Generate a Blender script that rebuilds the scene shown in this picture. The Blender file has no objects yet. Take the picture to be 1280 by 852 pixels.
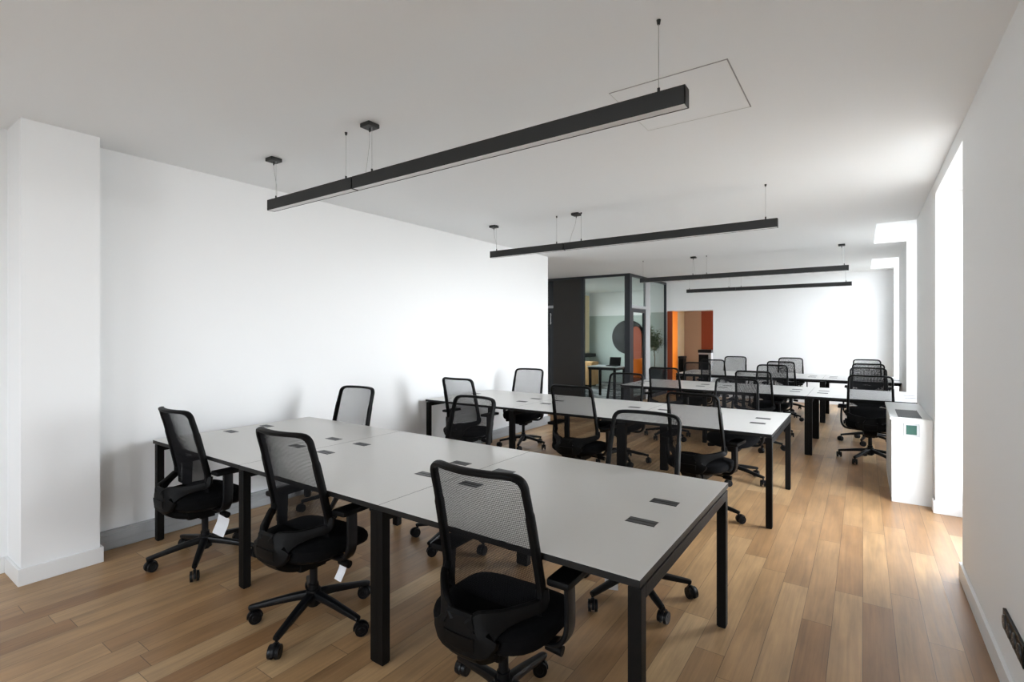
import bpy, bmesh, math, random
from mathutils import Vector, Matrix, Euler
random.seed(7)
C = bpy.context.scene.collection
PI = math.pi
H = 2.79            # false ceiling height

# ------------------------------------------------------------------ materials
def new_mat(name):
    m = bpy.data.materials.new(name); m.use_nodes = True
    nt = m.node_tree
    return m, nt, nt.nodes['Principled BSDF']

def plain(name, col, rough=.5, metal=0., bump=0., bscale=200., spec=.5, var=0., vscale=3.):
    m, nt, b = new_mat(name)
    b.inputs['Base Color'].default_value = (*col, 1)
    b.inputs['Roughness'].default_value = rough
    b.inputs['Metallic'].default_value = metal
    b.inputs['Specular IOR Level'].default_value = spec
    tc = nt.nodes.new('ShaderNodeTexCoord')
    if var:
        n = nt.nodes.new('ShaderNodeTexNoise'); n.inputs['Scale'].default_value = vscale
        nt.links.new(tc.outputs['Object'], n.inputs['Vector'])
        r = nt.nodes.new('ShaderNodeMapRange')
        r.inputs['To Min'].default_value = 1-var; r.inputs['To Max'].default_value = 1+var
        nt.links.new(n.outputs['Fac'], r.inputs['Value'])
        mx = nt.nodes.new('ShaderNodeVectorMath'); mx.operation = 'SCALE'
        mx.inputs[0].default_value = col
        nt.links.new(r.outputs['Result'], mx.inputs['Scale'])
        nt.links.new(mx.outputs['Vector'], b.inputs['Base Color'])
    if bump:
        n = nt.nodes.new('ShaderNodeTexNoise'); n.inputs['Scale'].default_value = bscale
        nt.links.new(tc.outputs['Object'], n.inputs['Vector'])
        bp = nt.nodes.new('ShaderNodeBump'); bp.inputs['Strength'].default_value = bump
        bp.inputs['Distance'].default_value = .002
        nt.links.new(n.outputs['Fac'], bp.inputs['Height'])
        nt.links.new(bp.outputs['Normal'], b.inputs['Normal'])
    return m

def glass_mat(name, tint=(.96, .98, .97), gloss=.08):
    m, nt, b = new_mat(name)
    nt.nodes.remove(b)
    out = nt.nodes['Material Output']
    t = nt.nodes.new('ShaderNodeBsdfTransparent'); t.inputs['Color'].default_value = (*tint, 1)
    g = nt.nodes.new('ShaderNodeBsdfGlossy'); g.inputs['Roughness'].default_value = .01
    mx = nt.nodes.new('ShaderNodeMixShader'); mx.inputs['Fac'].default_value = gloss
    nt.links.new(t.outputs[0], mx.inputs[1]); nt.links.new(g.outputs[0], mx.inputs[2])
    nt.links.new(mx.outputs[0], out.inputs['Surface'])
    return m

def oak_floor():
    m, nt, b = new_mat('oak_plank_floor')
    N, L = nt.nodes, nt.links
    def math_(op, a, bb=None, c=None):
        n = N.new('ShaderNodeMath'); n.operation = op
        for i, v in enumerate((a, bb, c)):
            if v is None: continue
            if isinstance(v, (int, float)): n.inputs[i].default_value = v
            else: L.new(v, n.inputs[i])
        return n.outputs[0]
    tc = N.new('ShaderNodeTexCoord'); sp = N.new('ShaderNodeSeparateXYZ')
    L.new(tc.outputs['Object'], sp.inputs[0])
    W, LEN = .132, 1.25
    xs = math_('DIVIDE', sp.outputs['X'], W)
    row = math_('FLOOR', xs); fx = math_('FRACT', xs)
    w1 = N.new('ShaderNodeTexWhiteNoise'); w1.noise_dimensions = '1D'; L.new(row, w1.inputs['W'])
    ys = math_('ADD', math_('DIVIDE', sp.outputs['Y'], LEN), math_('MULTIPLY', w1.outputs['Value'], 7.3))
    pl = math_('FLOOR', ys); fy = math_('FRACT', ys)
    cb = N.new('ShaderNodeCombineXYZ'); L.new(row, cb.inputs[0]); L.new(pl, cb.inputs[1])
    w2 = N.new('ShaderNodeTexWhiteNoise'); w2.noise_dimensions = '2D'; L.new(cb.outputs[0], w2.inputs['Vector'])
    # plank tone
    rp = N.new('ShaderNodeValToRGB'); cr = rp.color_ramp
    cr.elements[0].position = 0; cr.elements[0].color = (.285, .150, .063, 1)
    cr.elements[1].position = 1; cr.elements[1].color = (.515, .345, .182, 1)
    for p, c in ((.3, (.345, .198, .090, 1)), (.6, (.395, .238, .112, 1)), (.85, (.445, .28, .139, 1))):
        e = cr.elements.new(p); e.color = c
    L.new(w2.outputs['Value'], rp.inputs['Fac'])
    # grain: stretched along the plank, shifted per plank
    cb2 = N.new('ShaderNodeCombineXYZ')
    L.new(math_('MULTIPLY', sp.outputs['X'], 38.), cb2.inputs[0])
    L.new(math_('MULTIPLY', sp.outputs['Y'], 1.6), cb2.inputs[1])
    L.new(math_('MULTIPLY', w2.outputs['Value'], 60.), cb2.inputs[2])
    g = N.new('ShaderNodeTexNoise'); g.inputs['Scale'].default_value = 1.; g.inputs['Detail'].default_value = 6
    g.inputs['Roughness'].default_value = .62; g.inputs['Distortion'].default_value = .9
    L.new(cb2.outputs[0], g.inputs['Vector'])
    cb3 = N.new('ShaderNodeCombineXYZ')
    L.new(math_('MULTIPLY', sp.outputs['X'], 9.), cb3.inputs[0])
    L.new(math_('MULTIPLY', sp.outputs['Y'], 2.6), cb3.inputs[1])
    L.new(math_('MULTIPLY', w2.outputs['Value'], 31.), cb3.inputs[2])
    g2 = N.new('ShaderNodeTexNoise'); g2.inputs['Scale'].default_value = 1.; g2.inputs['Detail'].default_value = 3
    L.new(cb3.outputs[0], g2.inputs['Vector'])
    gm = math_('ADD', math_('MULTIPLY', math_('SUBTRACT', g.outputs['Fac'], .5), .95),
               math_('MULTIPLY', math_('SUBTRACT', g2.outputs['Fac'], .5), .75))
    gain = math_('ADD', gm, 1.0)
    # seams
    sx = math_('MINIMUM', fx, math_('SUBTRACT', 1., fx))
    sy = math_('MINIMUM', fy, math_('SUBTRACT', 1., fy))
    seam = math_('MAXIMUM', math_('LESS_THAN', sx, .0095), math_('LESS_THAN', sy, .0013))
    gain2 = math_('MULTIPLY', gain, math_('SUBTRACT', 1., math_('MULTIPLY', seam, .60)))
    vm = N.new('ShaderNodeVectorMath'); vm.operation = 'SCALE'
    L.new(rp.outputs['Color'], vm.inputs[0]); L.new(gain2, vm.inputs['Scale'])
    L.new(vm.outputs['Vector'], b.inputs['Base Color'])
    rr = math_('ADD', math_('MULTIPLY', g.outputs['Fac'], .16), .30)
    L.new(rr, b.inputs['Roughness'])
    bp = N.new('ShaderNodeBump'); bp.inputs['Strength'].default_value = .25; bp.inputs['Distance'].default_value = .002
    L.new(math_('SUBTRACT', g.outputs['Fac'], math_('MULTIPLY', seam, 1.5)), bp.inputs['Height'])
    L.new(bp.outputs['Normal'], b.inputs['Normal'])
    return m

def rug_mat():
    m, nt, b = new_mat('mottled_grey_carpet')
    tc = nt.nodes.new('ShaderNodeTexCoord')
    n = nt.nodes.new('ShaderNodeTexNoise'); n.inputs['Scale'].default_value = 2.4; n.inputs['Detail'].default_value = 3
    nt.links.new(tc.outputs['Object'], n.inputs['Vector'])
    r = nt.nodes.new('ShaderNodeValToRGB')
    r.color_ramp.elements[0].position = .42; r.color_ramp.elements[0].color = (.07, .075, .07, 1)
    r.color_ramp.elements[1].position = .56; r.color_ramp.elements[1].color = (.30, .30, .285, 1)
    nt.links.new(n.outputs['Fac'], r.inputs['Fac']); nt.links.new(r.outputs['Color'], b.inputs['Base Color'])
    b.inputs['Roughness'].default_value = .95
    return m

def wood_mat(name, c1, c2):
    m, nt, b = new_mat(name)
    tc = nt.nodes.new('ShaderNodeTexCoord'); mp = nt.nodes.new('ShaderNodeMapping')
    mp.inputs['Scale'].default_value = (12, 12, 1.5)
    n = nt.nodes.new('ShaderNodeTexNoise'); n.inputs['Scale'].default_value = 2; n.inputs['Detail'].default_value = 5
    nt.links.new(tc.outputs['Object'], mp.inputs[0]); nt.links.new(mp.outputs[0], n.inputs['Vector'])
    r = nt.nodes.new('ShaderNodeValToRGB')
    r.color_ramp.elements[0].position = .3; r.color_ramp.elements[0].color = (*c1, 1)
    r.color_ramp.elements[1].position = .7; r.color_ramp.elements[1].color = (*c2, 1)
    nt.links.new(n.outputs['Fac'], r.inputs['Fac']); nt.links.new(r.outputs['Color'], b.inputs['Base Color'])
    b.inputs['Roughness'].default_value = .5
    return m

M = dict(
    wall=plain('white_wall_paint', (.875, .88, .88), .7, bump=.12, bscale=260),
    ceil=plain('white_ceiling_paint', (.90, .915, .92), .85, bump=.08, bscale=200),
    trim=plain('white_skirting_paint', (.84, .845, .84), .35, var=.01),
    alu=plain('painted_trunking', (.42, .43, .44), .4, var=.02),
    floor=oak_floor(),
    desk=plain('greige_laminate', (.63, .615, .585), .30, var=.012, vscale=40, bump=.05, bscale=500, spec=.5),
    edge=plain('black_desk_edging', (.005, .005, .005), .5, var=.1, spec=.3),
    steel=plain('black_powder_coated_steel', (.0042, .0038, .0036), .5, bump=.1, bscale=900, var=.1, spec=.12),
    plastic=plain('black_plastic', (.0032, .0031, .0032), .5, bump=.1, bscale=900, var=.1, spec=.11),
    shiny=plain('glossy_black_plastic', (.0042, .0044, .0052), .36, var=.1, spec=.2),
    mesh=plain('black_mesh_thread', (.006, .006, .0072), .6, var=.1, spec=.15),
    cloth=plain('black_seat_fabric', (.0035, .0035, .004), .95, spec=.1, bump=.5, bscale=900, var=.15, vscale=80),
    chrome=plain('dull_metal', (.35, .35, .36), .3, .9, var=.05),
    port=plain('dark_grey_port_plastic', (.018, .0185, .02), .4, var=.1),
    slot=plain('port_slot_black', (.006, .006, .006), .6, var=.1),
    paper=plain('white_tag_paper', (.80, .81, .84), .7, var=.03),
    lamp=plain('anthracite_aluminium', (.0105, .0115, .0115), .5, var=.05),
    diff=plain('opal_diffuser', (.82, .82, .82), .4, var=.01),
    wire=plain('steel_wire', (.42, .42, .41), .4, .5, var=.05),
    gap=plain('hatch_gap', (.36, .355, .35), .9, var=.1),
    hatch=plain('white_hatch_edge', (.68, .68, .66), .8, var=.02),
    unit=plain('white_cabinet_lacquer', (.70, .71, .70), .4, var=.01),
    grille=plain('dark_grille', (.06, .06, .065), .5, var=.1),
    green=plain('green_display', (.018, .07, .052), .25, var=.05),
    anth=plain('anthracite_panel', (.030, .028, .025), .6, var=.06),
    anthf=plain('anthracite_frame', (.022, .026, .032), .4, var=.06),
    dglass=plain('dark_tinted_glass', (.014, .018, .022), .12, var=.05),
    glass=glass_mat('clear_glass', (.86, .90, .885), .016),
    wglass=glass_mat('window_glass', (.84, .85, .86), .04),
    dimmerglass=glass_mat('daylight_dimmer_glass', (.54, .55, .56), .05),  # dark tint put in to weaken daylight from the added windows
    dimglass=glass_mat('daylight_cut_glass', (.60, .61, .62), .05),  # tint put in to weaken daylight at the far and meeting room windows
    greige=plain('pale_sage_wall_paint', (.47, .52, .48), .8, var=.02),
    cream=plain('cream_panel', (.78, .62, .40), .7, var=.04),
    tan=plain('tan_wall_paint', (.46, .30, .20), .8, var=.02),
    orange=plain('lit_orange_paint', (.95, .25, .01), .5, var=.02),
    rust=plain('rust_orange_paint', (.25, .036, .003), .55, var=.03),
    salmon=plain('salmon_paint', (.72, .42, .30), .7, var=.03),
    oshell=plain('orange_shell', (.85, .20, .01), .4, var=.04),
    brownfloor=plain('brown_corridor_floor', (.14, .09, .07), .6, var=.2, vscale=5),
    oakbox=wood_mat('light_oak', (.46, .24, .085), (.64, .37, .15)),
    rug=rug_mat(),
    leaf=plain('olive_leaf', (.13, .15, .085), .6, var=.3, vscale=9),
    bark=plain('plant_stem', (.12, .09, .06), .8, var=.2),
    soil=plain('potting_soil', (.03, .022, .015), .95, var=.3, vscale=30),
    pot=plain('grey_planter', (.06, .065, .07), .6, var=.05),
    white=plain('white_tabletop', (.72, .73, .72), .35, var=.01),
)

# ------------------------------------------------------------------ mesh helpers
def box(bm, x0, x1, y0, y1, z0, z1, bev=0.):
    r = bmesh.ops.create_cube(bm, size=1.)
    vs = r['verts']
    for v in vs:
        v.co = Vector(((x0+x1)/2 + v.co.x*(x1-x0), (y0+y1)/2 + v.co.y*(y1-y0), (z0+z1)/2 + v.co.z*(z1-z0)))
    if bev:
        es = list({e for v in vs for e in v.link_edges})
        bmesh.ops.bevel(bm, geom=es, offset=bev, segments=2, profile=.6, affect='EDGES')

def cyl(bm, a, b, r0, r1=None, n=20, cap=True):
    a, b = Vector(a), Vector(b); r1 = r0 if r1 is None else r1
    t = (b-a).normalized(); up = Vector((0, 0, 1)) if abs(t.z) < .9 else Vector((1, 0, 0))
    u = t.cross(up).normalized(); w = t.cross(u)
    A = [bm.verts.new(a + (u*math.cos(2*PI*i/n)+w*math.sin(2*PI*i/n))*r0) for i in range(n)]
    B = [bm.verts.new(b + (u*math.cos(2*PI*i/n)+w*math.sin(2*PI*i/n))*r1) for i in range(n)]
    for i in range(n):
        bm.faces.new((A[i], A[(i+1) % n], B[(i+1) % n], B[i]))
    if cap:
        bm.faces.new(list(reversed(A))); bm.faces.new(B)

def sweep(bm, pts, sec, nrm, closed=False, n=10, power=3.2):
    """rounded section swept along pts; sec(i)->(width, depth); nrm(i)->depth axis"""
    k = len(pts); rings = []
    for i, p in enumerate(pts):
        p = Vector(p)
        a = Vector(pts[(i-1) % k]) if (closed or i > 0) else p
        b = Vector(pts[(i+1) % k]) if (closed or i < k-1) else p
        t = (b-a).normalized()
        nn = Vector(nrm(i)); nn = (nn - t*nn.dot(t)).normalized(); bb = t.cross(nn).normalized()
        w, d = sec(i); ring = []
        for j in range(n):
            th = 2*PI*(j+.5)/n; c, s = math.cos(th), math.sin(th)
            rr = (abs(c)**power + abs(s)**power)**(-1/power)
            ring.append(bm.verts.new(p + bb*(c*rr*w/2) + nn*(s*rr*d/2)))
        rings.append(ring)
    m = k if closed else k-1
    for i in range(m):
        A, B = rings[i], rings[(i+1) % k]
        for j in range(n):
            bm.faces.new((A[j], A[(j+1) % n], B[(j+1) % n], B[j]))
    if not closed:
        bm.faces.new(list(reversed(rings[0]))); bm.faces.new(rings[-1])

def catmull(P, seg=6, closed=False):
    P = [Vector(p) for p in P]; n = len(P); out = []
    rng = range(n) if closed else range(n-1)
    for i in rng:
        if closed: p0, p1, p2, p3 = P[(i-1) % n], P[i], P[(i+1) % n], P[(i+2) % n]
        else: p0, p1, p2, p3 = P[max(i-1, 0)], P[i], P[i+1], P[min(i+2, n-1)]
        for s in range(seg):
            t = s/seg
            out.append(.5*((2*p1) + (p2-p0)*t + (2*p0-5*p1+4*p2-p3)*t*t + (3*p1-p0-3*p2+p3)*t**3))
    if not closed: out.append(P[-1])
    return out

def obj(name, bm, m, parent=None, smooth=False, loc=None):
    bmesh.ops.recalc_face_normals(bm, faces=bm.faces[:])
    me = bpy.data.meshes.new(name); bm.to_mesh(me); bm.free()
    mm = m if isinstance(m, (list, tuple)) else [m]
    for x in mm: me.materials.append(x)
    if smooth:
        me.polygons.foreach_set('use_smooth', [True]*len(me.polygons))
        me.set_sharp_from_angle(angle=math.radians(35))
    o = bpy.data.objects.new(name, me); C.objects.link(o)
    if parent: o.parent = parent
    if loc: o.location = loc
    return o

def tag(o, label=None, cat=None, group=None, kind=None):
    if label: o['label'] = label
    if cat: o['category'] = cat
    if group: o['group'] = group
    if kind: o['kind'] = kind
    return o

def empty(name, loc=(0, 0, 0), rz=0):
    o = bpy.data.objects.new(name, None); C.objects.link(o)
    o.empty_display_size = .1; o.location = loc; o.rotation_euler = (0, 0, rz)
    return o

def bx(name, dims, m, parent=None, bev=0.):
    bm = bmesh.new(); box(bm, *dims, bev); return obj(name, bm, m, parent)

def struct(name, boxes, m, label=None, parent=None):
    bm = bmesh.new()
    for d in boxes: box(bm, *d)
    o = obj(name, bm, m, parent)
    if not parent: tag(o, label, name.split('_')[0], kind='structure')
    return o

def copy_tree(o, parent=None):
    c = o.copy(); C.objects.link(c); c.parent = parent
    for ch in o.children: copy_tree(ch, c)
    return c

# ------------------------------------------------------------------ the room
XR, XO = .50, .95              # inner / outer face of the window wall
YB = 12.70                     # far wall
TOP = 3.25
struct('floor', [(-7.2, 1.1, -3.2, 16.2, -.1, 0)], M['floor'], 'light oak plank floor running the length of the office')
# false ceiling with two cut-backs in front of the far windows
R1, R2 = (7.30, 8.90), (10.70, 12.30)
cx0 = .13
ceil_boxes = [(-7.2, cx0, -3.2, 16.2, H, H+.05),
              (cx0, XR, -3.2, R1[0], H, H+.05), (cx0, XR, R1[1], R2[0], H, H+.05), (cx0, XR, R2[1], 16.2, H, H+.05)]
for a, b in (R1, R2):
    ceil_boxes += [(cx0-.03, cx0, a, b, H+.05, TOP), (cx0-.03, XR, a-.03, a, H+.05, TOP), (cx0-.03, XR, b, b+.03, H+.05, TOP)]
struct('ceiling', ceil_boxes, M['ceil'], 'white plaster ceiling with cut-backs at the windows')
struct('ceiling_slab', [(-7.4, 1.1, -3.4, 16.4, TOP, TOP+.1)], M['ceil'], 'concrete slab over the white ceiling')
WIN = [(4.10, 5.50, 2.68), (7.30, 8.90, 3.10), (10.70, 12.30, 3.10)]
ADDED_WIN = (-2.4, -1.4, 2.6)  # niche added out of view to brighten the near end
segs = []; y = -3.2
for a, b, t in [ADDED_WIN]+WIN:
    segs.append((XR, XO, y, a, 0, TOP)); segs.append((XR, XO, a, b, t, TOP)); y = b
segs.append((XR, XO, y, YB+.3, 0, TOP))
struct('wall_right', segs, M['wall'], 'white wall on the right with deep floor-length window niches')
struct('wall_left', [(-4.70, -4.34, 1.18, 7.30, 0, TOP), (-4.70, -4.44, -3.2, .80, 0, TOP), (-4.70, -4.12, .80, 1.18, 0, TOP)],
       M['wall'], 'long white wall on the left with a pilaster at its near end')
struct('wall_hall', [(-7.2, -4.70, 7.0, 7.30, 0, TOP), (-7.3, -7.0, 7.30, 10.3, 0, TOP)], M['wall'], 'white hall wall beyond the left wall')
struct('wall_near', [(-7.2, -2.9, -3.2, -3.0, 0, TOP), (-.3, XO, -3.2, -3.0, 0, TOP), (-2.9, -.3, -3.2, -3.0, 2.5, TOP), (-2.9, -.3, -3.2, -3.0, 0, .9)], M['wall'], 'white wall behind the photographer')
# far wall with the orange doorway
DX0, DX1, DZ = -3.92, -2.95, 2.07
struct('wall_far', [(-4.05, DX0, YB, YB+.42, DZ, TOP), (DX0, DX1, YB, YB+.42, DZ, TOP), (DX1, XR, YB, YB+.42, 0, TOP)],
       M['wall'], 'white far wall with an orange doorway at its left end')
jm = struct('trim_1', [(-4.05, DX0, YB-.006, YB+.42, 0, DZ)], [M['rust'], M['orange']], 'orange painted door reveal, shaded front and lit inside put into the colour')
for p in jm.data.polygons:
    if p.normal.x > .9: p.material_index = 1  # one orange paint: light inside and shade on the front put into colour
# corridor beyond the doorway
struct('wall_corridor', [(-4.60, -2.2, 15.6, 15.75, 0, TOP), (-2.35, -2.2, 14.6, 15.6, 0, TOP), (-2.35, -2.2, YB+.42, 14.6, 2.4, TOP), (-2.35, -2.2, YB+.42, 13.1, 0, 2.4)],
       M['tan'], 'tan corridor wall behind the orange doorway')
struct('wall_cream', [(-4.56, -4.46, YB+.42, 15.6, 0, TOP), (-4.46, -4.05, YB+.40, YB+.42, 0, TOP)], M['cream'], 'cream side wall of the corridor')
struct('floor_corridor', [(-4.46, -2.35, YB+.2, 15.6, 0, .004)], M['brownfloor'], 'dark brown corridor floor')
struct('trim_2', [(-3.44, -2.85, 13.55, 13.60, 0.004, DZ+.25)], M['rust'], 'rust painted panel inside the orange doorway')
# glass meeting room shell
struct('wall_meeting', [(-7.2, -4.56, 14.7, 14.85, 0, 2.06), (-7.3, -7.2, 10.3, 10.9, 0, 2.06), (-7.3, -7.2, 13.7, 14.85, 0, 2.06), (-7.3, -7.2, 10.9, 13.7, 0, .8), (-4.60, -4.56, YB+.42, 14.7, 0, 2.06), (-4.60, -4.05, YB+.35, YB+.40, 0, 2.06)], M['greige'],
       'sage grey lower wall of the glass meeting room')
struct('wall_meeting_upper', [(-7.2, -4.56, 14.7, 14.85, 2.06, TOP), (-7.3, -7.2, 10.3, 10.9, 2.06, TOP), (-7.3, -7.2, 13.7, 14.85, 2.06, TOP), (-7.3, -7.2, 10.9, 13.7, 2.5, TOP), (-4.60, -4.56, YB+.42, 14.7, 2.06, TOP), (-4.60, -4.05, YB+.35, YB+.40, 2.06, TOP)], M['wall'],
       'white upper wall of the glass meeting room')

# skirtings
def skirt(name, boxes, label):
    bm = bmesh.new()
    for d in boxes: box(bm, *d, .003)
    tag(obj(name, bm, M['trim']), label, 'baseboard', kind='structure')
T_, HS = .016, .10
skirt('baseboard_right', [(XR-T_, XR, -3.0, 4.10+T_, 0, HS), (XR, XO-.12, 4.10, 4.10+T_, 0, HS), (XR-T_, XO-.12, 5.50-T_, 5.50, 0, HS), (XR-T_, XR, 5.50, 5.60, 0, HS),
                          (XR-T_, XR, 6.95, 7.30, 0, HS), (XR-T_, XR, 8.90, 10.70, 0, HS), (XR-T_, XR, 12.30, YB, 0, HS)],
      'white skirting along the window wall')
skirt('baseboard_left', [(-4.12, -4.12+T_, .80-T_, 1.18+T_, 0, HS), (-4.44, -4.12, .80-T_, .80, 0, HS), (-4.44, -4.44+T_, -3.0, .80-T_, 0, HS), (-4.34, -4.12, 1.18, 1.18+T_, 0, HS)],
      'white skirting round the left pilaster')
skirt('baseboard_far', [(DX1, XR-T_, YB-T_, YB, 0, HS)], 'white skirting along the far wall')
# perimeter cable trunking along the left wall
bm = bmesh.new()
box(bm, -4.34, -4.295, 1.20, 7.30, .0, .128, .003)
for z in (.006, .050, .094, .110): box(bm, -4.296, -4.289, 1.20, 7.30, z, z+.006)
tag(obj('trim_3', bm, M['alu']), 'grey grooved cable trunking along the foot of the left wall', 'trim', kind='structure')
# ceiling hatch
hx0, hx1, hy0, hy1 = -1.12, -.52, 2.52, 3.13
bm = bmesh.new(); box(bm, hx0, hx1, hy0, hy0+.007, H-.0015, H); box(bm, hx1-.006, hx1, hy0, hy1, H-.0015, H)
o = obj('trim_4', bm, M['gap'])
tag(o, 'thin square outline of the access hatch in the ceiling', 'trim', kind='structure')
bm = bmesh.new(); box(bm, hx0, hx1, hy1-.004, hy1, H-.0015, H); box(bm, hx0, hx0+.003, hy0, hy1, H-.0015, H)
obj('hatch_edge', bm, M['hatch'], o)

# windows in the niches
def french_window(n, y0, y1, zt, x=.80, g='wglass'):
    r = struct('window_%d' % n, [(x, x+.06, y0, y0+.06, 0, zt), (x, x+.06, y1-.06, y1, 0, zt), (x, x+.06, y0, y1, zt-.06, zt), (x, x+.06, y0, y1, 0, .05)], M['trim'],
               'white floor-length window in a niche of the right wall')
    mid = (y0+y1)/2
    bm = bmesh.new()
    for a, b in ((y0+.06, mid), (mid, y1-.06)):
        box(bm, x+.005, x+.055, a, a+.05, .05, zt-.06); box(bm, x+.005, x+.055, b-.05, b, .05, zt-.06)
        box(bm, x+.005, x+.055, a, b, .05, .30); box(bm, x+.005, x+.055, a, b, zt-.12, zt-.06)
    obj('window_sash', bm, M['trim'], r)
    bm = bmesh.new()
    for a, b in ((y0+.11, mid-.05), (mid+.05, y1-.11)): box(bm, x+.026, x+.032, a, b, .30, zt-.12)
    obj('window_pane', bm, M[g], r)
    bm = bmesh.new(); cyl(bm, (x-.02, mid, 1.05), (x+.01, mid, 1.05), .009); cyl(bm, (x-.02, mid-.006, 1.06), (x-.02, mid-.006, .93), .008)
    obj('window_handle', bm, M['chrome'], r)
for i, (a, b, t) in enumerate(WIN): french_window(i+1, a, b, t, g='dimglass' if i else 'wglass')
french_window(4, *ADDED_WIN, g='dimmerglass')  # unseen window added beside the camera as fill light
r = struct('window_7', [(-2.9, -.3, -3.14, -3.06, .9, .95), (-2.9, -.3, -3.14, -3.06, 2.45, 2.5), (-2.9, -2.85, -3.14, -3.06, .95, 2.45), (-.35, -.3, -3.14, -3.06, .95, 2.45), (-1.64, -1.56, -3.14, -3.06, .95, 2.45)], M['trim'], 'unseen wide white window added for fill light behind the photographer')
bx('window_pane', (-2.85, -.35, -3.103, -3.097, .95, 2.45), M['dimmerglass'], r)  # unseen rear window, added to brighten the near end

# ------------------------------------------------------------------ task chair
def chair_proto():
    root = empty('task_chair')
    # back profile: y offset of the frame at a height
    prof = [(.50, -.020), (.56, -.022), (.62, -.032), (.70, -.050), (.80, -.073), (.90, -.098), (1.0, -.128), (1.02, -.135)]
    def py(z):
        for (a, ya), (b, yb) in zip(prof, prof[1:]):
            if z <= b: return ya + (yb-ya)*(z-a)/(b-a)
        return prof[-1][1]
    def hw(z):                                   # half width of the back
        return .219 - .015*((z-.55)/.47)
    # backrest frame: an arch whose feet run back as wings to a central block
    P = [(.220, -.028, .565)]
    for z in (.61, .68, .76, .84, .91, .95): P.append((hw(z), py(z), z))
    P += [(.204, py(.98), .982), (.190, py(1.003)-.003, 1.004), (.160, py(1.015)-.013, 1.015), (.09, py(1.015)-.036, 1.017), (0, py(1.015)-.046, 1.017)]
    left = [(-x, y, z) for x, y, z in reversed(P[:-1])]
    pts = catmull(P+left, 5)
    bm = bmesh.new()
    sweep(bm, pts, lambda i: (.022, .034) if .20 < i/len(pts) < .80 else (.028, .038), lambda i: (0, 1, .15))
    obj('backrest_frame', bm, M['plastic'], root, True)
    # woven mesh: real crossing threads
    bm = bmesh.new()
    z0, z1 = .500, 1.010
    def mp(s, z):
        w = hw(max(z, .55))-.004
        if z > .965: w -= (z-.965)*.35
        lum = -(.012+.030*max(0, (z-.62)/.4)**.7 if z > .62 else .012)*(1-s*s) - .004
        lumbar = .012*math.exp(-((z-.68)/.08)**2)*(1-s*s)
        return Vector((s*w, py(z)+lum+lumbar, z))
    th = .00076
    nv, nh = 84, 96
    def strip(points, wide):
        prev = None
        for i, p in enumerate(points):
            a = points[max(i-1, 0)]; b = points[min(i+1, len(points)-1)]
            t = (b-a).normalized(); n = wide.cross(t).normalized()
            w = t.cross(n).normalized()
            q = [bm.verts.new(p + w*th), bm.verts.new(p + n*th), bm.verts.new(p - w*th), bm.verts.new(p - n*th)]
            if prev:
                for k in range(4): bm.faces.new((prev[k], prev[(k+1) % 4], q[(k+1) % 4], q[k]))
            prev = q
    for i in range(nv+1):
        s = -1 + 2*i/nv
        strip([mp(s, z0+(z1-z0)*k/14) for k in range(15)], Vector((1, 0, 0)))
    for j in range(nh+1):
        z = z0+(z1-z0)*j/nh
        strip([mp(-1+2*k/12, z) for k in range(13)], Vector((0, 0, 1)))
    obj('mesh_back', bm, M['mesh'], root)
    # bracket: wings sweep from the frame feet back to a central block, then down under the seat
    bm = bmesh.new()
    wp = [(-.219, -.026, .600), (-.223, -.032, .562), (-.212, -.056, .549), (-.150, -.122, .528), (-.090, -.184, .500), (-.074, -.203, .470), (-.03, -.208, .466), (.03, -.208, .466),
          (.074, -.203, .470), (.090, -.184, .500), (.150, -.122, .528), (.212, -.056, .549), (.223, -.032, .562), (.219, -.026, .600)]
    pts2 = catmull(wp, 4); K = len(pts2)
    def wsec(i):
        x = abs(pts2[i].x)
        f = max(0, min(1, (.215-x)/.14))
        return (.046+.106*f**3.2, .030)
    sweep(bm, pts2, wsec, lambda i: ((pts2[i].x/.24)*.9, -1, 0), n=12, power=5)
    sp = catmull([(0, -.205, .470), (0, -.198, .420), (0, -.165, .375), (0, -.09, .340), (0, -.02, .330)], 5)
    sweep(bm, sp, lambda i: (.150-.03*i/len(sp), .050), lambda i: (0, -1, -.6), n=12, power=5)
    obj('back_bracket', bm, M['plastic'], root, True)
    # seat cushion
    bm = bmesh.new()
    def outline(k, sx, sy, yc, z, dip=0., n=44):
        ring = []
        for i in range(n):
            t = 2*PI*i/n; c, s = math.cos(t), math.sin(t); pw = 3.0
            rr = (abs(c)**pw+abs(s)**pw)**(-1/pw)
            x, y = c*rr*sx, s*rr*sy+yc
            zz = z - (dip*max(0, (y-.13)/.16)**2 if y > .13 else 0)
            ring.append(bm.verts.new((x, y, zz)))
        return ring
    lv = [(.200, .195, .402), (.232, .226, .404), (.243, .238, .418), (.246, .242, .438), (.242, .238, .458), (.225, .222, .472), (.185, .182, .478), (.10, .10, .477), (.03, .03, .476)]
    rings = [outline(i, a, b, .055, z, .045) for i, (a, b, z) in enumerate(lv)]
    for A, B in zip(rings, rings[1:]):
        for j in range(len(A)): bm.faces.new((A[j], A[(j+1) % len(A)], B[(j+1) % len(A)], B[j]))
    bm.faces.new(list(reversed(rings[0]))); bm.faces.new(rings[-1])
    obj('seat', bm, M['cloth'], root, True)
    bm = bmesh.new()
    lv = [(.13, .14, .378), (.20, .20, .384), (.222, .218, .402)]
    rings = [outline(i, a, b, .055, z, .03) for i, (a, b, z) in enumerate(lv)]
    for A, B in zip(rings, rings[1:]):
        for j in range(len(A)): bm.faces.new((A[j], A[(j+1) % len(A)], B[(j+1) % len(A)], B[j]))
    bm.faces.new(list(reversed(rings[0]))); bm.faces.new(rings[-1])
    obj('seat_pan', bm, M['plastic'], root, True)
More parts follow.
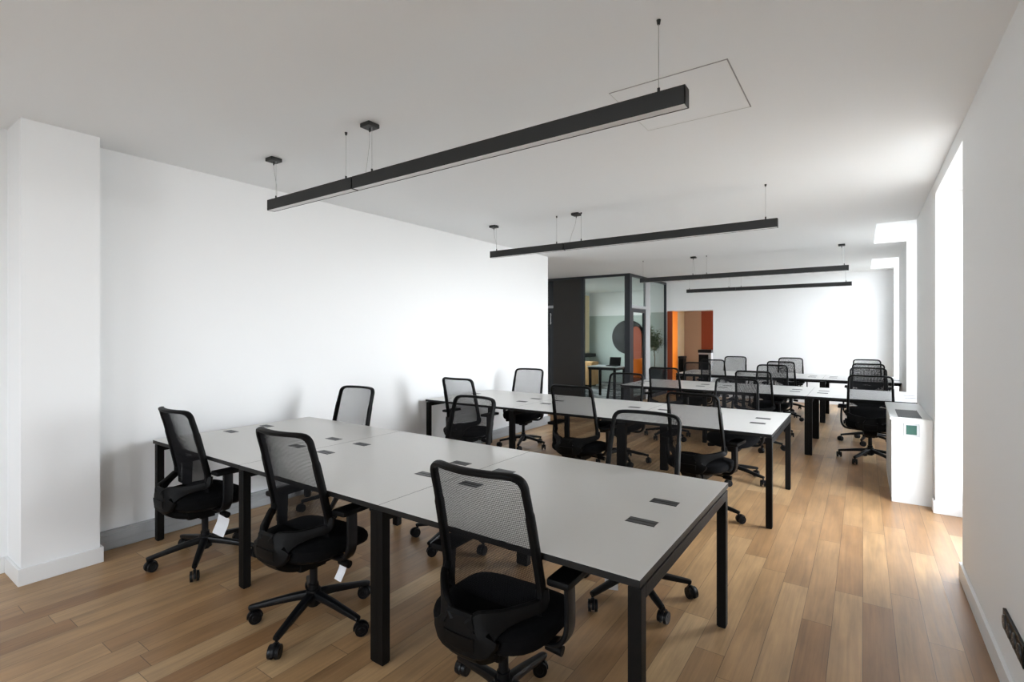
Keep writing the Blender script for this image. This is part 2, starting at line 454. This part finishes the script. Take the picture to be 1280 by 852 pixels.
    # armrests
    for s in (-1, 1):
        bm = bmesh.new()
        ap = catmull([(s*.10, .055, .372), (s*.20, .055, .372), (s*.252, .056, .385), (s*.280, .058, .43), (s*.284, .060, .50), (s*.280, .062, .612)], 6)
        sweep(bm, ap, lambda i: (.062, .022), lambda i: (1 if i > 12 else .0, 0, 0 if i > 12 else 1) if False else (s*1.0, 0, -.9 if i < 14 else -.15), n=12, power=4)
        a = obj('armrest', bm, M['shiny'], root, True)
        bm = bmesh.new()
        box(bm, s*.275-.045, s*.275+.045, -.02, .205, .612, .640, .010)
        obj('arm_pad', bm, M['plastic'], a, True)
    # tilt mechanism and levers
    bm = bmesh.new(); box(bm, -.075, .075, -.08, .15, .305, .378, .016); box(bm, -.045, .045, .005, .095, .285, .31, .006)
    mech = obj('tilt_mechanism', bm, M['plastic'], root, True)
    bm = bmesh.new(); cyl(bm, (.07, .07, .345), (.185, .075, .340), .007, n=10); cyl(bm, (.18, .075, .340), (.245, .078, .335), .017, .019, n=14)
    obj('lever', bm, M['plastic'], root, True)
    # gas column
    bm = bmesh.new(); cyl(bm, (0, 0, .075), (0, 0, .19), .026, n=24); cyl(bm, (0, 0, .17), (0, 0, .30), .020, n=24)
    obj('gas_column', bm, M['shiny'], root, True)
    # five star base
    bm = bmesh.new()
    cyl(bm, (0, 0, .088), (0, 0, .163), .042, .036, n=24)
    ends = []
    for k in range(5):
        a = math.radians(STAR + 72*k); d = Vector((math.cos(a), math.sin(a), 0))
        pp = catmull([d*.025+Vector((0, 0, .134)), d*.12+Vector((0, 0, .122)), d*.22+Vector((0, 0, .103)), d*.300+Vector((0, 0, .088)), d*.318+Vector((0, 0, .084))], 4)
        n_ = len(pp)
        sweep(bm, pp, lambda i: (.046-.020*i/n_, .042-.022*i/n_), lambda i: (0, 0, 1), n=12, power=3.5)
        ends.append((d*.310, a))
    obj('star_base', bm, M['shiny'], root, True)
    for k, (e, a) in enumerate(ends):
        bm = bmesh.new(); ca = a + (.9, 2.2, -1.2, 3.6, .2)[k]
        u = Vector((math.cos(ca), math.sin(ca), 0)); v = Vector((-u.y, u.x, 0))
        c = e + u*.018
        cyl(bm, e+Vector((0, 0, .045)), e+Vector((0, 0, .088)), .0075, n=12)
        # hood over the wheels
        for q in range(1):
            hood = [c + u*(.036*math.cos(t)) + Vector((0, 0, .034+.036*math.sin(t))) for t in [math.radians(x) for x in range(-10, 191, 20)]]
            sweep(bm, hood, lambda i: (.017, .006), lambda i: (hood[i]-c-Vector((0, 0, .034))), n=8, power=4)
        cas = obj('caster', bm, M['shiny'], root, True)
        bm = bmesh.new()
        for s in (-1, 1):
            cc = c + Vector((0, 0, .033))
            cyl(bm, cc+v*s*.010, cc+v*s*.025, .033, .031, n=24)
            cyl(bm, cc+v*s*.0245, cc+v*s*.0265, .018, .016, n=20)
        obj('wheel', bm, M['shiny'], cas, True)
    return root

STAR = 18
proto = chair_proto()

def add_tag(chair, w=.075, h=.115, dx=.215, dy=.075, dz=.318, tilt=.35, label='white paper tag hanging from the lever'):
    bm = bmesh.new()
    nx, nz = 3, 5; g = []
    for j in range(nz+1):
        row = []
        for i in range(nx+1):
            x = (i/nx-.5)*w; z = -j/nz*h
            row.append(bm.verts.new((x, .008*math.sin(j*.9)+.004*math.cos(i*1.3), z)))
        g.append(row)
    for j in range(nz):
        for i in range(nx): bm.faces.new((g[j][i], g[j][i+1], g[j+1][i+1], g[j+1][i]))
    r = bmesh.ops.extrude_face_region(bm, geom=bm.faces[:])
    for v in [v for v in r['geom'] if isinstance(v, bmesh.types.BMVert)]: v.co.y += .0008
    o = obj('hang_tag', bm, M['paper'], chair)
    o.location = (dx, dy, dz); o.rotation_euler = (0, tilt, .5)
    o['label'] = label

near, far = 'near', 'far'
rowname = {1: 'front desk row', 2: 'second desk row', 3: 'third desk row', 4: 'rearmost desk row'}
# row, side, x, y(base), yaw(deg), label
DR = {1: 1.52, 2: 4.30, 3: 7.20, 4: 9.95}
CH = [
    (1, near, -1.148, 1.545, 1, 'black mesh task chair nearest the photographer, at the front desk row'),
    (1, near, -2.37, 1.535, 3, 'black mesh chair at the front desk row, middle one of its three near chairs'),
    (1, near, -3.60, 1.545, 0, 'black mesh chair on the near side of the front desk row, nearest the pilaster'),
    (1, far, -3.72, 2.80, 3, 'black mesh task chair behind the front desk row, against the left wall'),
    (1, far, -2.42, 2.84, -6, 'black mesh task chair behind the front desk row, in the middle of that side'),
    (1, far, -1.08, 2.84, -2, 'black mesh task chair behind the front desk row, at its right end'),
    (2, near, -3.60, 4.27, 0, 'black mesh task chair on the near side of the second desk row, leftmost'),
    (2, near, -2.22, 4.28, 0, 'black mesh task chair on the near side of the second desk row, middle seat'),
    (2, near, -1.12, 4.30, -6, 'black mesh task chair on the near side of the second desk row, rightmost'),
    (2, far, -3.72, 5.66, 6, 'black mesh task chair behind the second desk row, before the left wall end'),
    (2, far, -2.34, 5.66, 0, 'black mesh task chair behind the second desk row, in front of the glass room door'),
    (2, far, -1.10, 5.64, 0, 'black mesh task chair behind the second desk row, at its right end'),
    (3, near, -2.32, 7.23, 0, 'black mesh task chair on the near side of the third desk row, leftmost'),
    (3, near, -1.16, 7.22, 0, 'black mesh task chair on the near side of the third desk row, middle seat'),
    (3, near, .07, 7.22, 0, 'black mesh task chair just behind the white cabinet, at the third desk row'),
    (3, far, -2.26, 8.54, 0, 'black mesh task chair behind the third desk row, leftmost of that side'),
    (3, far, -1.14, 8.50, 0, 'black mesh task chair behind the third desk row, in the middle of that side'),
    (3, far, .06, 8.54, 0, 'black mesh task chair behind the third desk row, second chair back from the white cabinet'),
    (4, near, -2.30, 9.98, 0, 'black mesh task chair on the near side of the rearmost desk row, leftmost'),
    (4, near, -1.17, 9.97, 0, 'black mesh task chair on the near side of the rearmost desk row, middle seat'),
    (4, near, .07, 9.97, 0, 'black mesh task chair on the near side of the rearmost desk row, by the windows'),
    (4, far, -2.20, 11.28, 0, 'black mesh task chair behind the rearmost desk row, right of the orange doorway'),
    (4, far, -1.17, 11.28, 4, 'black mesh task chair behind the rearmost desk row, middle seat against the far wall'),
    (4, far, .06, 11.28, 0, 'black mesh task chair farthest away, behind the rearmost desk row by the windows'),
]
def place(i, row, side, x, y, yaw, label):
    c = proto if i == 0 else copy_tree(proto)
    c.location = (x, y, 0)
    c.rotation_euler = (0, 0, math.radians(yaw + (180 if side == far else 0)))
    tag(c, label, 'chair', 'black mesh task chairs along the desk rows')
    # turn the star base differently on each chair
    a = [0, -14, 20, 35, 10, 50, 5, 28, -20, 15, 40, 0, 22, 60, 8, 33][i % 16]
    R = Matrix.Rotation(math.radians(a), 4, 'Z')
    for ch in c.children:
        n = ch.name.split('.')[0]
        if n in ('star_base', 'caster', 'gas_column'): ch.location.y = .05
        if n in ('star_base', 'caster'): ch.rotation_euler = (0, 0, math.radians(a))
    return c
chairs = [place(i, *r) for i, r in enumerate(CH)]
add_tag(chairs[2], .085, .125, dx=.20, tilt=.3)
add_tag(chairs[1], .04, .075, dx=.20)
add_tag(chairs[5], .075, .27, dx=.09, dy=.16, dz=.31, tilt=0., label='long white paper tag hanging low')
add_tag(chairs[4], .05, .05, dz=.33)

# ------------------------------------------------------------------ bench desks
DW, DD, ZT, TH = 1.22, 1.26, .73, .025
def bench(x0, y0, label, sh=-.008):
    root = empty('bench_desk', (x0, y0, 0))
    for k in range(3):
        a, b = k*DW+.001, (k+1)*DW-.001
        bm = bmesh.new(); box(bm, a, b, 0, DD, ZT-TH, ZT, .0015)
        d = obj('desktop', bm, [M['desk'], M['edge']], root)
        for p in d.data.polygons:
            if p.normal.z < .5: p.material_index = 1
        for yy, fx in [(yy, fx) for fx in (.14, 1.045) for yy in (DD/2-.145, DD/2+.145)]:
            bm = bmesh.new()
            px = a + fx
            box(bm, px-.060, px+.060, yy-.029, yy+.029, ZT-.004, ZT+.0022, .0012)
            q = obj('cable_port', bm, M['port'], d)
            bm2 = bmesh.new(); box(bm2, px-.058, px+.058, yy-.006, yy+.003, ZT+.0020, ZT+.0028)
            box(bm2, px-.062, px+.062, yy-.032, yy-.029, ZT+.0002, ZT+.0014)
            bm3 = bmesh.new(); bm3.from_mesh(q.data)
            me = bpy.data.meshes.new('tmp'); bm2.to_mesh(me); bm2.free(); bm3.from_mesh(me)
            n = len(q.data.polygons); bm3.to_mesh(q.data); bm3.free(); bpy.data.meshes.remove(me)
            q.data.materials.append(M['slot'])
            for i, p in enumerate(q.data.polygons):
                if i >= n: p.material_index = 1
    # end and middle frames
    zb = ZT-TH-.008
    for k, (xc, hw) in enumerate(((.0235, .0225), (DW, .0275), (2*DW+sh, .041), (3*DW-.0235, .0225))):
        for yy in (.012, DD-.057):
            bm = bmesh.new()
            box(bm, xc-hw, xc+hw, yy, yy+.045, 0.006, zb-.0, .002)
            if k in (1, 2):
                box(bm, xc-.003, xc+.003, yy-.0006, yy+.0455, .01, zb-.004)
            box(bm, xc-hw+.004, xc+hw-.004, yy+.004, yy+.041, 0, .008)
            obj('leg', bm, M['steel'], root)
        bm = bmesh.new(); box(bm, xc-hw, xc+hw, .057, DD-.057, zb-.045, zb, .002)
        obj('crossbeam', bm, M['steel'], root)
    for yy in (.30, DD-.34):
        bm = bmesh.new(); box(bm, .045, 3*DW-.045, yy, yy+.04, zb-.044, zb-.001, .002)
        obj('rail', bm, M['steel'], root)
    tag(root, label, 'desk', 'black-framed bench desks in four rows')
    return root
bench(-4.23, 1.52, 'long grey-topped bench desk in the front row, closest to the photographer', -.026)
bench(-4.23, 4.30, 'long pale-topped bench desk of the second row, also reaching the left wall')
bench(-3.01, 7.20, 'long pale-topped bench desk of the third row, its right end behind the white cabinet', .016)
bench(-3.01, 9.95, 'long pale-topped bench desk of the rearmost row, near the far wall', .012)

# ------------------------------------------------------------------ linear pendants
def pendant(x0, x1, y, xj, canopies, cables, slant, label):
    zb, zt, hw = 2.408, 2.484, .028
    root = empty('linear_pendant_light', ((x0+x1)/2, y, zt))
    ox = (x0+x1)/2
    for a, b in ((x0, xj-.003), (xj+.003, x1)):
        bm = bmesh.new()
        box(bm, a-ox, b-ox, -hw, hw, .0-.012, 0, .001)
        box(bm, a-ox, b-ox, -hw, -hw+.003, zb-zt, -.010); box(bm, a-ox, b-ox, hw-.003, hw, zb-zt, -.010)
        box(bm, a-ox, a-ox+.004, -hw, hw, zb-zt, -.008); box(bm, b-ox-.004, b-ox, -hw, hw, zb-zt, -.008)
        obj('housing', bm, M['lamp'], root)
        bm = bmesh.new(); box(bm, a-ox+.004, b-ox-.004, -hw+.003, hw-.003, zb-zt+.002, zb-zt+.007)
        obj('diffuser', bm, M['diff'], root)
    for c in cables:
        bm = bmesh.new(); cyl(bm, (c-ox, 0, .018), (c-ox, 0, H-zt), .0014, n=6)
        obj('suspension_cable', bm, M['wire'], root)
        bm = bmesh.new(); cyl(bm, (c-ox, 0, 0), (c-ox, 0, .026), .006, n=12); cyl(bm, (c-ox, 0, H-zt-.018), (c-ox, 0, H-zt), .006, .009, n=12)
        obj('cable_grip', bm, M['lamp'], root)
    for c, tgt in canopies:
        bm = bmesh.new(); box(bm, c-ox-.042, c-ox+.042, -.042, .042, H-zt-.026, H-zt, .005)
        cn = obj('ceiling_canopy', bm, M['lamp'], root)
        bm = bmesh.new(); cyl(bm, (c-ox, 0, H-zt-.05), (c-ox, 0, H-zt-.024), .005, n=10)
        obj('canopy_nipple', bm, M['lamp'], cn)
        bm = bmesh.new()
        pp = catmull([(c-ox, 0, H-zt-.05), ((c*.8+tgt*.2)-ox, .004, .6*(H-zt)), ((c*.3+tgt*.7)-ox, .006, .3*(H-zt)), (tgt-ox, 0, .0)], 5)
        sweep(bm, pp, lambda i: (.0030, .0030), lambda i: (0, 1, 0), n=6, power=2)
        obj('supply_cord', bm, M['wire'], root)
    tag(root, label, 'pendant light', 'black linear pendant lights in four rows')
pendant(-3.60, -.575, 2.05, -2.63, [(-3.56, -3.52), (-2.49, -2.53)], [-3.53, -2.72, -2.47, -.69], 0, 'black linear pendant light over the front desk row, nearest and largest in view')
pendant(-3.66, -.595, 4.83, -2.66, [(-3.62, -3.58), (-2.52, -2.60)], [-3.58, -2.76, -2.46, -.69], 0, 'black linear pendant light over the second desk row')
pendant(-3.25, -.165, 8.68, -2.20, [(-2.33, -2.30), (-.25, -.24)], [-3.20, -2.34, -2.12, -.22], 0, 'black linear pendant light over the third desk row')
pendant(-3.22, -.17, 11.45, -2.20, [(-2.33, -2.30), (-.28, -.27)], [-3.16, -2.34, -2.10, -.26], 0, 'black linear pendant light over the rearmost desk row, farthest away')

# ------------------------------------------------------------------ convector cabinet
root = empty('convector_cabinet', (.35, 5.66, 0)); tag(root, 'white boxed convector cabinet beside the pier, with a grille in its top', 'cabinet')
x0, x1, y0, y1, hz = .20-.35, .498-.35, 0, 1.26, .752
bm = bmesh.new()
box(bm, x0+.012, x1, .012, y1-.012, .0, hz-.02, .002); box(bm, x0+.012, x1, .0, .014, 0.0, hz-.02, .001)
obj('casing', bm, M['unit'], root)
bx('top_panel', (x0, x1, -.004, y1, hz-.02, hz), M['unit'], root, .002)
bm = bmesh.new(); box(bm, x0+.06, x1-.07, .06, .60, hz-.001, hz+.002)
for i in range(11):
    xx = x0+.066+i*.0155; box(bm, xx, xx+.006, .065, .595, hz+.001, hz+.006)
obj('air_grille', bm, M['grille'], root)
bx('handle_gap', (x0+.0105, x0+.0125, .62, .63, .02, hz-.03), M['hatch'], root)
th = empty('thermostat', (.352, 5.66, .655)); tag(th, 'small square wall thermostat with a green display on the white cabinet', 'thermostat')
bx('mounting_plate', (-.055, .055, -.010, -.001, -.060, .055), M['alu'], th, .002)
bx('display', (-.038, .036, -.014, -.009, -.042, .040), M['green'], th, .001)

# socket plate on the right wall
sk = empty('socket_plate', (XR, 2.955, .295)); tag(sk, 'black multi-gang power socket plate low on the right wall', 'socket')
bx('plate', (-.012, 0, -.33, 0, -.042, .042), M['shiny'], sk, .003)
for k in range(4):
    bm = bmesh.new(); y_ = -.045-k*.08
    cyl(bm, (-.0125, y_, 0), (-.0175, y_, 0), .030, .028, n=24)
    cyl(bm, (-.017, y_, 0), (-.0182, y_, 0), .022, n=24)
    f = obj('socket', bm, M['port'], sk, True)
    bm = bmesh.new()
    for dy, dz in ((-.0095, 0), (.0095, 0), (0, .012)): cyl(bm, (-.018, y_+dy, dz), (-.0188, y_+dy, dz), .0028, n=10)
    obj('contact', bm, M['chrome'], f)

# ------------------------------------------------------------------ glass partition
GY, GX = 10.25, -4.07
gp = empty('glass_partition', (GX, GY, 0)); tag(gp, 'black framed glass partition corner of the meeting room', 'partition')
def P(name, d, m, par=gp): 
    x0, x1, y0, y1, z0, z1 = d
    return bx(name, (x0-GX, x1-GX, y0-GY, y1-GY, z0, z1), m, par)
P('corner_post', (-4.19, GX, GY, GY+.12, 0, H), M['anthf'])
P('post', (-5.24, -5.16, GY, GY+.08, 0, H), M['anthf'])
P('top_rail', (-7.0, -4.19, GY, GY+.07, H-.05, H), M['anthf'])
P('bottom_rail', (-5.16, -4.19, GY, GY+.07, 0, .06), M['anthf'])
P('pane', (-5.16, -4.19, GY+.03, GY+.042, .06, H-.05), M['glass'])
P('solid_panel', (-5.95, -5.24, GY+.005, GY+.065, 0, H-.05), M['anth'])
P('solid_panel', (-7.0, -6.72, GY+.005, GY+.065, 0, H-.05), M['anth'])
# side, along the passage
P('top_rail', (GX-.07, GX, GY+.12, YB-.006, H-.05, H), M['anthf'])
P('post', (GX-.06, GX, 11.22, 11.50, 0, H-.05), M['alu'])
P('pane', (GX-.042, GX-.03, 11.50, YB-.03, .06, H-.05), M['glass'])
P('bottom_rail', (GX-.06, GX, 11.50, YB-.006, 0, .06), M['anthf'])
P('post', (GX-.06, GX, YB-.03, YB-.006, .06, H-.05), M['anthf'])
P('transom', (GX-.06, GX, 10.37, 11.22, 2.06, 2.12), M['alu'])
P('pane', (GX-.042, GX-.03, 10.37, 11.22, 2.12, H-.05), M['glass'])
# the glass door in the side
d = struct('door_1', [(GX-.055, GX-.005, 10.38, 10.46, .01, 2.05), (GX-.055, GX-.005, 11.13, 11.21, .01, 2.05), (GX-.055, GX-.005, 10.46, 11.13, 1.97, 2.05), (GX-.055, GX-.005, 10.46, 11.13, .01, .12)], M['anthf'], 'black framed glass door of the meeting room')
bx('door_pane', (GX-.038, GX-.028, 10.46, 11.13, .12, 1.97), M['glass'], d)
bm = bmesh.new(); cyl(bm, (GX-.005, 11.17, 1.02), (GX+.05, 11.17, 1.02), .010); cyl(bm, (GX+.045, 11.18, 1.02), (GX+.045, 11.05, 1.02), .009)
obj('door_handle', bm, M['chrome'], d)
# dark door at the left of the partition
d = struct('door_2', [(-6.72, -6.64, GY+.01, GY+.06, .01, 2.10), (-6.03, -5.95, GY+.01, GY+.06, .01, 2.10), (-6.64, -6.03, GY+.01, GY+.06, 2.02, 2.10), (-6.64, -6.03, GY+.01, GY+.06, .01, .12)], M['anthf'], 'dark glazed door left of the grey panel')
bx('door_pane', (-6.64, -6.03, GY+.03, GY+.04, .12, 2.02), M['dglass'], d)
bx('transom', (-6.72, -5.95, GY-.005, GY+.065, 2.10, 2.16), M['alu'], d)
bx('overlight', (-6.72, -5.95, GY+.02, GY+.04, 2.16, H-.05), M['dglass'], d)
bm = bmesh.new(); cyl(bm, (-6.0, GY-.035, 1.72), (-6.0, GY-.035, 1.98), .010); cyl(bm, (-6.0, GY-.035, 1.76), (-6.0, GY+.01, 1.76), .006); cyl(bm, (-6.0, GY-.035, 1.94), (-6.0, GY+.01, 1.94), .006)
obj('door_handle', bm, M['chrome'], d)

# ------------------------------------------------------------------ inside the glass room
struct('floor_meeting', [(-7.0, -4.14, GY+.12, 14.7, 0, .006)], M['rug'], 'mottled grey carpet of the glass room')
# unseen window added at the left to light the meeting room
r = struct('window_5', [(-7.28, -7.22, 10.9, 13.7, .8, .86), (-7.28, -7.22, 10.9, 13.7, 2.44, 2.5), (-7.28, -7.22, 10.9, 10.96, .8, 2.5), (-7.28, -7.22, 13.64, 13.7, .8, 2.5), (-7.28, -7.22, 12.27, 12.33, .8, 2.5)], M['anthf'], 'unseen side window added to light the glass room')
bx('window_pane', (-7.255, -7.245, 10.96, 13.64, .86, 2.44), M['dimglass'], r)
r = struct('window_6', [(-2.33, -2.25, 13.1, 13.15, 0.0, 2.4), (-2.33, -2.25, 14.55, 14.6, 0.0, 2.4), (-2.33, -2.25, 13.1, 14.6, 2.35, 2.4)], M['trim'], 'unseen window added to light the corridor')
bx('window_pane', (-2.30, -2.29, 13.15, 14.55, .0, 2.35), M['dimmerglass'], r)  # added out of view so the corridor gets light
t = empty('meeting_table', (-4.95, 11.05, 0)); tag(t, 'small white-topped table with black legs inside the glass room', 'table')
bx('tabletop', (-.36, .36, -.33, .33, .725, .745), M['white'], t, .003)
bx('apron', (-.34, .34, -.31, .31, .665, .725), M['edge'], t)
for sx in (-.33, .28):
    for sy in (-.30, .25): bx('leg', (sx, sx+.05, sy, sy+.05, .006, .665), M['steel'], t)
l = empty('laptop', (-4.82, 11.1, .746)); tag(l, 'open black laptop on the small meeting table', 'laptop')
bx('keyboard_base', (-.14, .14, -.10, .10, 0, .015), M['plastic'], l, .003)
s_ = bx('screen', (-.14, .14, -.005, .005, 0, .19), M['shiny'], l, .002); s_.location = (0, .10, .014); s_.rotation_euler = (-.25, 0, 0)
c = empty('oak_cabinet', (-6.5, 13.2, 0)); tag(c, 'low light oak cabinet inside the glass room, behind the dark panel', 'cabinet')
bx('carcass', (-.55, .22, -.22, .22, .05, .70), M['oakbox'], c, .003)
bx('plinth', (-.50, .17, -.17, .17, .006, .05), M['edge'], c)
for a in (-.54, -.16): bx('door', (a, a+.375, -.238, -.221, .06, .69), M['oakbox'], c, .002)
# curtain-like cream panel at the back left, wall disc, rust arch
bm = bmesh.new()
pts = []
for i in range(41):
    pts.append((-7.14+.012*math.sin(i*1.3), 13.90+i*.016))
for (xa, ya), (xb, yb) in zip(pts, pts[1:]):
    q = [bm.verts.new(v) for v in ((xa, ya, .9), (xb, yb, .9), (xb, yb, 2.7), (xa, ya, 2.7), (xa+.006, ya, .9), (xb+.006, yb, .9), (xb+.006, yb, 2.7), (xa+.006, ya, 2.7))]
    for f in ((0, 1, 2, 3), (7, 6, 5, 4), (0, 4, 5, 1), (3, 2, 6, 7), (1, 5, 6, 2), (0, 3, 7, 4)): bm.faces.new([q[k] for k in f])
bmesh.ops.remove_doubles(bm, verts=bm.verts[:], dist=.0001)
tag(obj('curtain', bm, M['cream']), 'cream curtain hanging at the left in the glass room', 'curtain')
tag(bx('window_ledge', (-7.20, -6.95, 13.8, 14.66, .78, .88), M['edge']), 'dark ledge below the cream curtain', 'ledge')
bm = bmesh.new(); cyl(bm, (-5.88, 14.66, 1.40), (-5.88, 14.70, 1.40), .52, n=64)
bmesh.ops.bevel(bm, geom=[e for e in bm.edges if abs(e.verts[0].co.y-e.verts[1].co.y) < 1e-5], offset=.006, segments=2, affect='EDGES')
tag(obj('wall_disc', bm, M['edge'], smooth=True), 'large round black disc on the wall of the glass room', 'wall disc')
bm = bmesh.new()
N_ = 24; f_ = []
cxp, rw = -5.57, .17
for yy in (14.50, 14.56):
    ring = [bm.verts.new((cxp-rw, yy, .006)), bm.verts.new((cxp+rw, yy, .006))]
    ring += [bm.verts.new((cxp+rw*math.cos(PI*i/N_), yy, 1.42+.30*math.sin(PI*i/N_))) for i in range(N_+1)]
    f_.append(ring)
bm.faces.new(f_[0]); bm.faces.new(list(reversed(f_[1])))
for i in range(len(f_[0])):
    j = (i+1) % len(f_[0]); bm.faces.new((f_[0][i], f_[1][i], f_[1][j], f_[0][j]))
tag(obj('arched_screen', bm, M['rust']), 'tall rust-coloured arched screen seen through the glass door', 'screen')
# orange shell chair
oc = empty('lounge_chair', (-4.62, 12.0, 0), math.radians(200)); tag(oc, 'bright orange shell chair behind the glass door', 'chair')
bm = bmesh.new()
g = []
for j in range(13):
    v = j/12
    if v < .45: yc, zc = .22-.40*v/.45, .44-.03*math.sin(v/.45*PI)
    else:
        w_ = (v-.45)/.55; yc, zc = -.18-.12*w_, .44+.42*w_
    row = []
    for i in range(11):
        u = -1+2*i/10
        half = .24 - .06*max(0, (v-.6)/.4)**2
        row.append(bm.verts.new((u*half, yc+.07*u*u*(1 if v > .45 else .3), zc+.09*u*u*(1-abs(v-.45)))))
    g.append(row)
for j in range(12):
    for i in range(10): bm.faces.new((g[j][i], g[j][i+1], g[j+1][i+1], g[j+1][i]))
r_ = bmesh.ops.extrude_face_region(bm, geom=bm.faces[:])
for v in [v for v in r_['geom'] if isinstance(v, bmesh.types.BMVert)]: v.co.z -= .012; v.co.y -= .008
obj('shell', bm, M['oshell'], oc, True)
for sx in (-1, 1):
    for sy in (-1, 1):
        bm = bmesh.new(); cyl(bm, (sx*.13, sy*.10, .41), (sx*.21, sy*.19, .006), .012, .009, n=10)
        obj('leg', bm, M['steel'], oc, True)
# potted olive tree
pt = empty('potted_olive_tree', (-4.40, 12.74, 0)); tag(pt, 'small olive tree in a square grey planter behind the side glass', 'plant')
bm = bmesh.new()
box(bm, -.24, .24, -.20, .20, .006, .60, .006)
obj('planter', bm, M['pot'], pt)
bx('soil', (-.21, .21, -.17, .17, .6, .612), M['soil'], pt)
rnd = random.Random(3)
bm = bmesh.new()
trunk = catmull([(0, 0, .6), (.01, .01, .85), (-.01, 0, 1.1), (.01, 0, 1.3)], 5)
sweep(bm, trunk, lambda i: (.022, .022), lambda i: (1, 0, 0), n=8, power=2)
tips = []
for k in range(16):
    a = rnd.uniform(0, 2*PI); z_ = rnd.uniform(1.05, 1.28); r0 = rnd.uniform(.10, .25)
    e = Vector((math.cos(a)*r0, math.sin(a)*r0*.75, z_+rnd.uniform(.05, .42)))
    pp = catmull([(0, 0, z_), (e.x*.5, e.y*.5, (z_+e.z)/2-.02), e], 4)
    sweep(bm, pp, lambda i: (.008, .008), lambda i: (1, 0, .3), n=6, power=2); tips += pp[3:]
obj('stem', bm, M['bark'], pt, True)
bm = bmesh.new()
for tpt in tips:
    for q in range(30):
        o_ = tpt + Vector((rnd.gauss(0, .035), rnd.gauss(0, .035), rnd.gauss(0, .04)))
        d_ = Vector((rnd.gauss(0, 1), rnd.gauss(0, 1), rnd.gauss(0, .7))).normalized()
        s2 = d_.cross(Vector((rnd.random(), rnd.random(), rnd.random()))).normalized()*.009
        L_ = .045
        v = [bm.verts.new(o_), bm.verts.new(o_+d_*L_*.5+s2), bm.verts.new(o_+d_*L_), bm.verts.new(o_+d_*L_*.5-s2)]
        bm.faces.new(v)
obj('foliage', bm, M['leaf'], pt)
# things in the corridor
pd = empty('printer_stand', (-3.24, 13.32, 0)); tag(pd, 'tall black stand with a grey frame in the orange doorway', 'stand')
bx('cabinet_body', (-.17, .06, -.15, .15, .004, .98), M['plastic'], pd, .004)
bx('frame_post', (.07, .13, -.15, .15, .004, .98), M['alu'], pd, .003)
bx('frame_top', (-.17, .13, -.15, .15, .98, 1.02), M['alu'], pd, .003)
bx('machine', (-.19, .14, -.14, .14, 1.02, 1.10), M['edge'], pd, .01)
bn = empty('black_bin', (-4.37, 15.1, 0)); tag(bn, 'black bin against the cream wall inside the orange doorway', 'bin')
bx('bin_body', (-.07, .07, -.15, .15, .004, .78), M['plastic'], bn, .01); bx('bin_lid', (-.08, .08, -.16, .16, .78, .84), M['edge'], bn, .01)

# ------------------------------------------------------------------ light
w = bpy.data.worlds.new('overcast_sky'); bpy.context.scene.world = w; w.use_nodes = True
nt = w.node_tree; bg = nt.nodes['Background']
tc = nt.nodes.new('ShaderNodeTexCoord'); sp = nt.nodes.new('ShaderNodeSeparateXYZ'); rp = nt.nodes.new('ShaderNodeValToRGB')
nt.links.new(tc.outputs['Generated'], sp.inputs[0])
mr = nt.nodes.new('ShaderNodeMapRange'); mr.inputs['From Min'].default_value = -1
nt.links.new(sp.outputs['Z'], mr.inputs['Value']); nt.links.new(mr.outputs['Result'], rp.inputs['Fac'])
# shaded street below, bright facades and sky near the horizon, dimmer towards the zenith
cr = rp.color_ramp
cr.elements[0].position = 0; cr.elements[0].color = (.06, .06, .055, 1)
cr.elements[1].position = 1; cr.elements[1].color = (.36, .39, .44, 1)
for p_, c_ in ((.33, (.10, .10, .095, 1)), (.44, (.60, .59, .57, 1)), (.52, (1.02, 1.04, 1.06, 1)), (.66, (1.0, 1.04, 1.08, 1)), (.80, (.5, .53, .58, 1))):
    e_ = cr.elements.new(p_); e_.color = c_
nt.links.new(rp.outputs['Color'], bg.inputs['Color'])
bg.inputs['Strength'].default_value = 21.0
def portal(loc, rot, sx, sy):
    l = bpy.data.lights.new('window_daylight', 'AREA'); l.shape = 'RECTANGLE'; l.size = sx; l.size_y = sy
    l.cycles.is_portal = True
    o = bpy.data.objects.new('window_daylight', l); C.objects.link(o); o.location = loc; o.rotation_euler = rot
for a, b, t in WIN+[ADDED_WIN]:
    portal((XO+.01, (a+b)/2, t/2), (0, PI/2, 0), t, b-a)
portal((-1.6, -3.25, 1.7), (PI/2, 0, 0), 2.6, 1.6)  # portal for the added rear window
portal((-7.35, 12.3, 1.65), (0, -PI/2, 0), 1.7, 2.8)  # portal for the added meeting room window

# ------------------------------------------------------------------ camera
cam = bpy.data.cameras.new('camera'); co = bpy.data.objects.new('camera', cam); C.objects.link(co)
co.location = (0, 0, 1.5); co.rotation_euler = (PI/2, 0, math.radians(34.8))
cam.sensor_width = 36; cam.lens = 36*631/1280; cam.shift_y = -9/1280
cam.clip_start = .05
sc = bpy.context.scene; sc.camera = co
vs = sc.view_settings; vs.view_transform = 'Standard'; vs.look = 'None'; vs.gamma = 1; vs.exposure = 0.93; vs.use_curve_mapping = False
